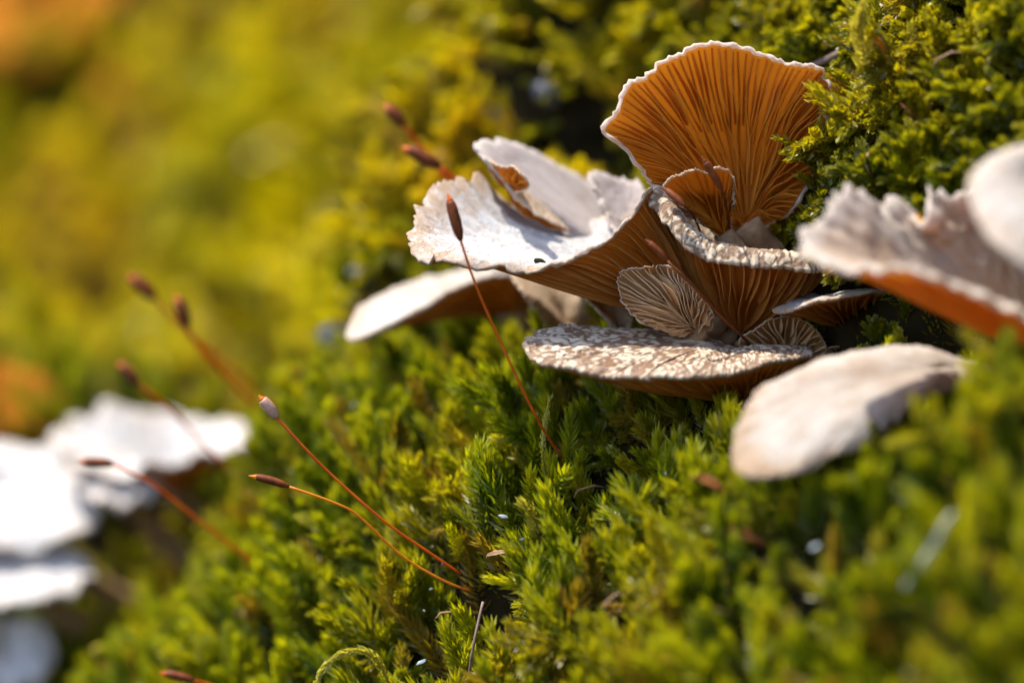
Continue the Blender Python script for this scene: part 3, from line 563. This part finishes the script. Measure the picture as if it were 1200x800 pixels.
for u, v, L in ((40, 25, 3.2), (-30, 60, 3.0), (90, 60, 2.4), (125, 10, 2.2), (10, -20, 2.6), (150, 105, 1.8)):
    lf = leaf(far_lab, u, v, far(u, v, 1.6), L, L * 0.62, 'leaf_orange', random.uniform(0, 3), (0.9, 0.3), group='leaf drift on the far bank')
    lf.rotation_euler = ((NB * 0.8 + Vector((0, -0.2, 0.3))).to_track_quat('Z', 'Y').to_matrix() @ Matrix.Rotation(random.uniform(0, 6), 3, 'Z')).to_euler()
leaf('curled brown bud scale in the moss under the spoon-shaped mushroom', 828, 572, 27.7, 0.36, 0.15, 'leaf_brown', 0.2, (0.6, 0.5), 'bud_scale', 'bud scale')
leaf('second brown bud scale lying lower in the moss under the spoon-shaped mushroom', 868, 634, 27.0, 0.42, 0.17, 'leaf_brown', 0.1, (0.5, 0.35), 'bud_scale', 'bud scale')
leaf('amber dead leaflet caught in the moss beside the tall fan', 1028, 55, 28.6, 0.20, 0.09, 'leaf_orange', 0.5, (1.0, 0.8), 'leaflet', 'leaf')
leaf('small tan husk lying in the moss below the red stalks', 585, 652, 29.3, 0.22, 0.07, 'stem', 0.1, (0.5, -0.1), 'seed_husk', 'husk')
def strand(name, label, cat, pts, r, mat):
    P = [W(*p) for p in pts]; b = P[-1]; q = crom(P, 16)
    V_, F_ = tube([Vector(x) - b for x in q], r, 7); o = link(name, mesh(name, V_, F_), M[mat], None, b); tag(o, label, cat); return o
strand('twig', 'thin grey twig poking out behind the rim of the tall fan', 'twig', [(945, 80, 30.6), (965, 72, 30.5), (990, 60, 30.2), (1020, 52, 29.9)], [0.03] * 16, 'twig')
strand('root_fibre', 'thin purplish root fibre hanging in the dark gap of the moss', 'root fibre', [(552, 815, 29.2), (550, 790, 29.2), (556, 750, 29.15), (566, 705, 29.3)], [0.013] * 16, 'twig')
def blade(label, pts, w):
    P = crom([W(*p) for p in pts], 14); b = Vector(P[0]); V_ = []; F_ = []
    for i, p in enumerate(P):
        t = Vector(P[min(i + 1, 13)] - P[max(i - 1, 0)]).normalized(); s = t.cross(Vector((0.2, 1, 0.1))).normalized(); q = i / 13
        ww = w * (0.5 + 0.5 * math.sin(math.pi * min(1, q * 0.9 + 0.1)))
        for a, z in ((-1, 0), (-0.4, -0.25), (0.4, -0.25), (1, 0), (0.4, -0.45), (-0.4, -0.45)): V_.append(Vector(p) + s * a * ww + Vector((0, z * ww, 0)) - b)
    for i in range(13):
        for k in range(6): F_.append((i * 6 + k, i * 6 + (k + 1) % 6, (i + 1) * 6 + (k + 1) % 6, (i + 1) * 6 + k))
    F_ += [(5, 4, 3, 2, 1, 0), tuple(13 * 6 + k for k in range(6))]
    o = link('grass_blade', mesh('grass_blade', V_, F_), M['straw'], None, b); tag(o, label, 'grass blade')
blade('pale dry grass blade standing in the blurred moss below the spoon-shaped mushroom', [(1058, 692, 24.9), (1075, 668, 24.8), (1095, 638, 24.75), (1108, 612, 24.75), (1118, 600, 24.8)], 0.032)
def chip(name, label, cat, u, v, d, r, mat, group=None, flat=0.35, wide=0.8):
    V_ = []; F_ = []; k = 9; sd = random.uniform(0, 50)
    for j, (z, w) in enumerate(((-1, 0.5), (-0.3, 1.0), (0.5, 0.9), (1, 0.35))):
        for i in range(k):
            a = 6.283 * i / k; q = r * w * (1 + 0.5 * noise.noise((math.cos(a) * 1.4 + sd, math.sin(a) * 1.4, j * 0.2)))
            V_.append((q * math.cos(a), q * math.sin(a) * wide, z * r * flat))
    for j in range(3):
        for i in range(k): F_.append((j * k + i, j * k + (i + 1) % k, (j + 1) * k + (i + 1) % k, (j + 1) * k + i))
    F_ += [tuple(range(k))[::-1], tuple(3 * k + i for i in range(k))]
    o = link(name, mesh(name, V_, F_), M[mat], None, W(u, v, d)); o.rotation_euler = (random.uniform(0.3, 1.3), random.uniform(-0.6, 0.6), random.uniform(0, 3))
    tag(o, label, cat, group); return o
chip('dirt_speck', 'black oval speck lying on the white plate near its rim', 'speck', 633, 307, 29.15, 0.055, 'soil', None, 0.5)
for u, v, r, off in ((636, 440, .03, 0.9), (590, 605, .04, .8), (612, 632, .035, .8), (520, 660, .03, .8), (497, 715, .04, .7), (494, 775, .04, .7), (703, 628, .035, .6), (505, 690, .03, .8), (780, 555, .035, .8), (1010, 90, .03, .8), (992, 118, .035, .8), (1000, 148, .035, .8), (930, 235, .04, .8), (410, 648, .05, .9), (955, 640, .04, 0.9)):
    p = bank_hit(u, v); chip('lichen_flake', 'bluish white lichen flake caught among the moss shoots', 'lichen flake', u, v, p.y - off, r * random.uniform(0.6, 1.2), 'flake', 'lichen flakes in the moss', 0.12, random.uniform(0.3, 0.7))
for u, v, r in ((640, 110, .22), (575, 140, .16), (430, 330, .22), (500, 195, .2), (395, 395, .2), (330, 495, .18), (480, 240, .14)):  # bluish wet bark of the bank, built as separate lumps
    p = bank_hit(u, v); chip('bark_lump', 'blue-grey wet bark showing through the moss behind the white plate', 'bark_lump', u, v, p.y - 0.2, r, 'wet_bark', 'wet bark in the mossy bank', 0.5)

for u, v, a, L in ((690, 575, 0.4, .3), (735, 590, 1.9, .26), (655, 690, 2.7, .3), (720, 705, 0.9, .24), (530, 720, 0.2, .3), (470, 640, 2.2, .26), (560, 560, 1.2, .24), (780, 660, 2.6, .3), (610, 770, 0.7, .28), (830, 720, 0.3, .3), (1065, 130, 2.4, .26), (1110, 70, 0.6, .3), (1020, 190, 1.5, .22)):
    p = bank_hit(u, v); c = p * ((p.y - 0.62) / p.y); d = (Vector((math.cos(a), 0, math.sin(a))) + Vector((0, random.uniform(-0.4, 0.4), 0))).normalized(); k = NB * 0.06
    V_, F_ = tube([-d * L / 2, -d * L / 5 + k, d * L / 4 + k * 0.6, d * L / 2 - k], [0.006, 0.011, 0.010, 0.003], 6)
    o = link('plant_fibre', mesh('plant_fibre', V_, F_), M['leaf_brown' if u % 2 else 'stem'], None, c); tag(o, 'thin brown plant fibre lying among the moss shoots', 'plant fibre', 'dry fibres in the moss')
# ------------------------------------------------------------------ moss
def leaf_tris(V_, F_, AG, p, d, side, L, w, age):
    n_ = d.cross(side).normalized(); mid = p + d * L * 0.45
    i = len(V_); V_ += [p, mid + side * w + n_ * w * 0.7, p + d * L - n_ * L * 0.12, mid - side * w + n_ * w * 0.7]; AG += [age] * 4
    F_ += [(i, i + 1, i + 2), (i, i + 2, i + 3)]
def leafy(V_, F_, AG, path, nl, Lf, wf, a0, a1, age0=0.0, age1=1.0, rs=0.012):
    path = [Vector(p) for p in path]; m = len(path) - 1
    i0 = len(V_); tv, tf = tube(path, [rs * (1 - 0.6 * k / m) for k in range(m + 1)], 3, False); V_ += tv; AG += [age0 + 0.5 * (age1 - age0) * (k // 3) / m for k in range(len(tv))]; F_ += [tuple(i0 + x for x in f) for f in tf]
    for k in range(nl):
        q = ((k + 0.5) / nl) ** 0.8; x = q * m; j = min(int(x), m - 1); p = path[j].lerp(path[j + 1], x - j); t = (path[j + 1] - path[j]).normalized()
        ph = k * 2.39996 + random.uniform(-0.4, 0.4); a = t.cross(Vector((0.13, 0.94, 0.31))).normalized(); b = t.cross(a)
        o = a * math.cos(ph) + b * math.sin(ph); an = math.radians(a0 + (a1 - a0) * q + random.uniform(-12, 12))
        d = (t * math.cos(an) + o * math.sin(an)).normalized(); s = d.cross(t).normalized() if abs(d.dot(t)) < 0.999 else a
        sz = random.uniform(0.75, 1.15) * (0.75 + 0.5 * math.sin(math.pi * (0.2 + 0.7 * q)))
        leaf_tris(V_, F_, AG, p, d, s, Lf * sz, wf * sz, age0 + (age1 - age0) * q)
def proto(name, V_, F_, AG, mat):
    me = mesh(name, V_, F_, False); at = me.attributes.new('age', 'FLOAT', 'POINT'); at.data.foreach_set('value', np.array(AG, dtype=np.float32)); me.materials.append(mat)
    return bpy.data.objects.new(name, me)
def upright(i, mat, H=0.75):
    V_, F_, AG = [], [], []; bx, by = random.uniform(-0.12, 0.12), random.uniform(-0.12, 0.12)
    path = [(bx * q * q + 0.02 * math.sin(q * 5 + i), by * q * q, H * q) for q in np.linspace(0, 1, 7)]
    leafy(V_, F_, AG, path, 92, 0.15, 0.0145, 68, 28)
    if i % 3 == 0:
        q0 = Vector(path[3]); dr = Vector((random.uniform(-1, 1), random.uniform(-1, 1), 1.6)).normalized()
        leafy(V_, F_, AG, [q0 + dr * 0.3 * q for q in np.linspace(0, 1, 4)], 30, 0.13, 0.013, 60, 24, 0.3, 1)
    return proto('upright_shoot', V_, F_, AG, mat)
def feather(i, mat, H=0.8):
    V_, F_, AG = [], [], []; c1 = random.uniform(-0.3, 0.3)
    path = [Vector((0.35 * H * math.sin(q * 1.9) + 0.0, c1 * q * q, H * (q - 0.28 * q * q))) for q in np.linspace(0, 1, 9)]
    leafy(V_, F_, AG, path, 44, 0.09, 0.026, 45, 25, 0.2, 1, 0.012)
    for k in range(9):
        j = 1 + k * 6 // 9; sd = 1 if k % 2 else -1; t = (path[j + 1] - path[j]).normalized()
        dr = (t * 0.7 + Vector((random.uniform(-0.3, 0.3), sd * 1.0, random.uniform(-0.2, 0.4)))).normalized(); L = H * random.uniform(0.22, 0.42)
        bp = [path[j] + dr * L * q + Vector((0, 0, 0.12 * L * math.sin(q * 2.5))) + t * L * 0.25 * q * q for q in np.linspace(0, 1, 5)]
        leafy(V_, F_, AG, bp, 18, 0.085, 0.024, 46, 25, 0.35, 1, 0.009)
    return proto('feather_shoot', V_, F_, AG, mat)

bvhs = [BVHTree.FromPolygons([Vector(v) for v in Vs], Fs) for Vs, Fs in CAPS]
boxes = [(Vs.min(0) - 0.9, Vs.max(0) + 0.9) for Vs, Fs in CAPS]
def blocked(p, d, L):
    """length a shoot from p along d can have before it would touch a cap"""
    best = L
    for (lo, hi), b in zip(boxes, bvhs):
        if all(lo[i] < p[i] < hi[i] for i in range(3)):
            h = b.ray_cast(p, d, best)
            if h[0] is not None: best = min(best, h[3])
            nr = b.find_nearest(p + d * best * 0.6, 0.14)
            if nr[0] is not None: best *= 0.6
    return best
def hides(q):
    """does a shoot tip at q stand right in front of a cap (the moss stays low round the mushrooms)"""
    dr = q.normalized()
    for (lo, hi), b in zip(boxes, bvhs):
        if abs(q.y - (lo[1] + hi[1]) / 2) < 4.5 and lo[0] - 0.3 < q[0] < hi[0] + 0.3:
            if b.ray_cast(q, dr, 4.0)[0] is not None: return True
    return False
def scatter_nodes(name, protos):
    ng = bpy.data.node_groups.new(name, 'GeometryNodeTree')
    ng.interface.new_socket('Geometry', in_out='INPUT', socket_type='NodeSocketGeometry'); ng.interface.new_socket('Geometry', in_out='OUTPUT', socket_type='NodeSocketGeometry')
    nn = ng.nodes; ln = ng.links; gi = nn.new('NodeGroupInput'); go = nn.new('NodeGroupOutput')
    g2i = nn.new('GeometryNodeGeometryToInstance')
    for p in protos:
        oi = nn.new('GeometryNodeObjectInfo'); oi.inputs['Object'].default_value = p; ln.new(oi.outputs['Geometry'], g2i.inputs[0])
    iop = nn.new('GeometryNodeInstanceOnPoints'); iop.inputs['Pick Instance'].default_value = True
    ln.new(gi.outputs[0], iop.inputs['Points']); ln.new(g2i.outputs[0], iop.inputs['Instance'])
    def na(nm, dt):
        a = nn.new('GeometryNodeInputNamedAttribute'); a.data_type = dt; a.inputs['Name'].default_value = nm; return a.outputs['Attribute']
    ln.new(na('pick', 'INT'), iop.inputs['Instance Index'])
    e = nn.new('FunctionNodeEulerToRotation'); ln.new(na('turn', 'FLOAT_VECTOR'), e.inputs[0]); ln.new(e.outputs[0], iop.inputs['Rotation'])
    ln.new(na('size', 'FLOAT_VECTOR'), iop.inputs['Scale']); ln.new(iop.outputs[0], go.inputs[0]); return ng
def scatter(name, label, pts, protos):
    """pts: list of (position, direction, size, width)"""
    me = bpy.data.meshes.new(name); me.from_pydata([tuple(p[0]) for p in pts], [], [])
    tr = []; 
    for p, d, s, w in pts:
        q = d.to_track_quat('Z', 'Y').to_matrix() @ Matrix.Rotation(random.uniform(0, 6.283), 3, 'Z'); tr.append(q.to_euler()[:])
    a = me.attributes.new('turn', 'FLOAT_VECTOR', 'POINT'); a.data.foreach_set('vector', np.array(tr, dtype=np.float32).ravel())
    a = me.attributes.new('size', 'FLOAT_VECTOR', 'POINT'); a.data.foreach_set('vector', np.array([(w, w, s) for _, _, s, w in pts], dtype=np.float32).ravel())
    a = me.attributes.new('pick', 'INT', 'POINT'); a.data.foreach_set('value', rng.integers(0, len(protos), len(pts)).astype(np.int32))
    o = link(name, me); m = o.modifiers.new('shoots', 'NODES'); m.node_group = scatter_nodes(name, protos); o['kind'] = 'stuff'; o['label'] = label; o['category'] = 'moss'
    print(name, len(pts)); return o
UP = [upright(i, M['moss_up']) for i in range(10)]
FE = [feather(i, M['moss_feather']) for i in range(8)]
FAR = [feather(i, M['moss_far'], 0.9) for i in range(5)] + [upright(i, M['moss_far'], 0.9) for i in range(3)]
up_pts, fe_pts, far_pts = [], [], []
BARE = [(*st(bank_hit(u, v)), c) for u, v, c in ((405, 385, .75), (640, 125, .6), (705, 165, .5), (425, 315, .5), (572, 160, .45), (365, 440, .45), (600, 745, .33), (715, 600, .28), (500, 205, .4), (745, 190, .5))]
def try_point(s, t, dens_scale):
    p = bank_pt(s, t); rd = ridge_d(s, t) if abs(s) < 400 and abs(t) < 400 else 0
    u, v = px(p) if p.y > 1 else (-9999, 0)
    g = Vector((random.gauss(0, 1), random.gauss(0, 1), random.gauss(0, 1)))
    if rd > 1.2:
        d = (NB * 0.9 + Vector((0, 0, 0.6)) + g * 0.35).normalized(); sz = random.uniform(1.5, 2.6) * dens_scale
        far_pts.append((p - NB * 0.05, d, sz, sz * 1.2)); return
    # feather moss on the upper slope and the mound, upright moss below
    edge = 0.55 * fbm((s * 0.5, t * 0.5, 1.0), 2)
    hi_ = (v + (u - 700) * 0.10 < 330 + 160 * edge); m_ = hi_ or random.random() < 0.10
    if m_:
        d = (NB * 0.75 + Vector((0, 0, 0.25)) + g * 0.42).normalized(); L = random.uniform(0.55, 1.05)
    else:
        d = (NB * 0.50 + Vector((0, 0, 0.85)) + g * 0.32).normalized(); L = random.uniform(0.4, 1.2)
    if any((s - a) ** 2 + (t - b) ** 2 < (c * (0.8 + 0.5 * noise.noise((s * 2, t * 2, 4)))) ** 2 for a, b, c in BARE) and random.random() < 0.93: return
    thin = fbm((s * 1.1, t * 1.1, 20.0), 2)
    if thin < -0.36 and random.random() < 0.7: return
    b = blocked(p, d, 0.8 * L) / (0.8 * L)
    if random.random() > 0.05:
        for _ in range(4):
            if not hides(p + d * 0.75 * L * b) and not hides(p + d * 0.4 * L * b): break
            b *= 0.6
    if b < 0.25: return
    L *= b; w = max(0.6, 0.7 * L + 0.3) * random.uniform(0.85, 1.15) * dens_scale ** 0.5
    if hi_ and p.x < 1.9 and random.random() < 0.65: far_pts.append((p - NB * 0.08, d, L * 1.1, w * 1.1)); return
    (fe_pts if m_ else up_pts).append((p - NB * 0.08, d, L * dens_scale ** 0.5, w))
# close to the view: dense; further out: fewer, larger tufts
cu = [st(plane_hit(u, v)) for u, v in ((-120, -150), (1320, -150), (1320, 950), (-120, 950), (600, -150), (600, 950))]
s0, s1 = min(c[0] for c in cu), max(c[0] for c in cu); t0, t1 = min(c[1] for c in cu), max(c[1] for c in cu)
area = (s1 - s0) * (t1 - t0); print('area', area)
for _ in range(int(area * 36)):
    s, t = random.uniform(s0, s1), random.uniform(t0, t1); q = P0 + E1 * s + E2 * t
    if q.y < 5: continue
    u, v = px(q)
    if not (-140 < u < 1340 and -190 < v < 990): continue
    rd = ridge_d(s, t)
    if rd > 1.2: continue
    if q.y > 33 and random.random() > (33 / q.y) ** 3: continue
    try_point(s, t, max(1.0, q.y / 33))
for _ in range(80000):                                     # the far bank, and the slopes round the view
    s, t = random.uniform(cs - 75, cs + 75), random.uniform(ct - 75, ct + 75); q = P0 + E1 * s + E2 * t
    u, v = px(q) if q.y > 5 else (-9999, 0); rd = ridge_d(s, t) if abs(s) < 400 and abs(t) < 400 else 0
    if rd > 1.2:
        if (-250 < u < 800 and -300 < v < 560) or random.random() < 0.2: try_point(s, t, 1.15)
    elif not (-140 < u < 1340 and -190 < v < 990) and random.random() < 0.25: try_point(s, t, 2.4)
scatter('upright_moss', 'bright green upright leafy moss covering the lower bank', up_pts, UP)
scatter('feather_moss', 'yellow-green branching feather moss on the mound and upper bank', fe_pts, FE)
scatter('far_moss', 'blurred golden moss on the far bank', far_pts, FAR)

# single sprigs that stand out of the carpet
def sprig(label, path, nl, Lf, wf, mat, a0=45, a1=25):
    P = crom([W(*p) for p in path], 10); b = Vector(P[0]); V_, F_, AG = [], [], []
    leafy(V_, F_, AG, [Vector(p) - b for p in P], nl, Lf, wf, a0, a1, 0.6, 1.0, 0.016)
    me = mesh('moss_sprig', V_, F_, False); at = me.attributes.new('age', 'FLOAT', 'POINT'); at.data.foreach_set('value', np.array(AG, dtype=np.float32))
    o = link('moss_sprig', me, M[mat], None, b); tag(o, label, 'moss sprig')
sprig('pale yellow moss frond curling over like a hook', [(455, 800, 29.4), (440, 770, 29.2), (415, 762, 29.1), (385, 775, 29.0), (370, 802, 29.0)], 80, 0.07, 0.016, 'moss_tip', 35, 25)
sprig('light tipped leafy sprig leaning out below the lowest cap', [(640, 655, 29.5), (632, 625, 29.2), (622, 600, 29.1), (612, 590, 29.0)], 60, 0.13, 0.02, 'moss_tip', 55, 25)
sprig('straw coloured wilted sprig at the foot of the bending capsule stalk', [(640, 560, 29.4), (636, 530, 29.2), (638, 500, 29.2), (645, 465, 29.3)], 50, 0.06, 0.014, 'moss_tip', 30, 18)
sprig('bright gold tuft at the top of the mossy mound', [(1015, 90, 29.0), (1012, 60, 28.6), (1005, 35, 28.4), (1010, 10, 28.3)], 90, 0.14, 0.02, 'moss_tip', 55, 20)
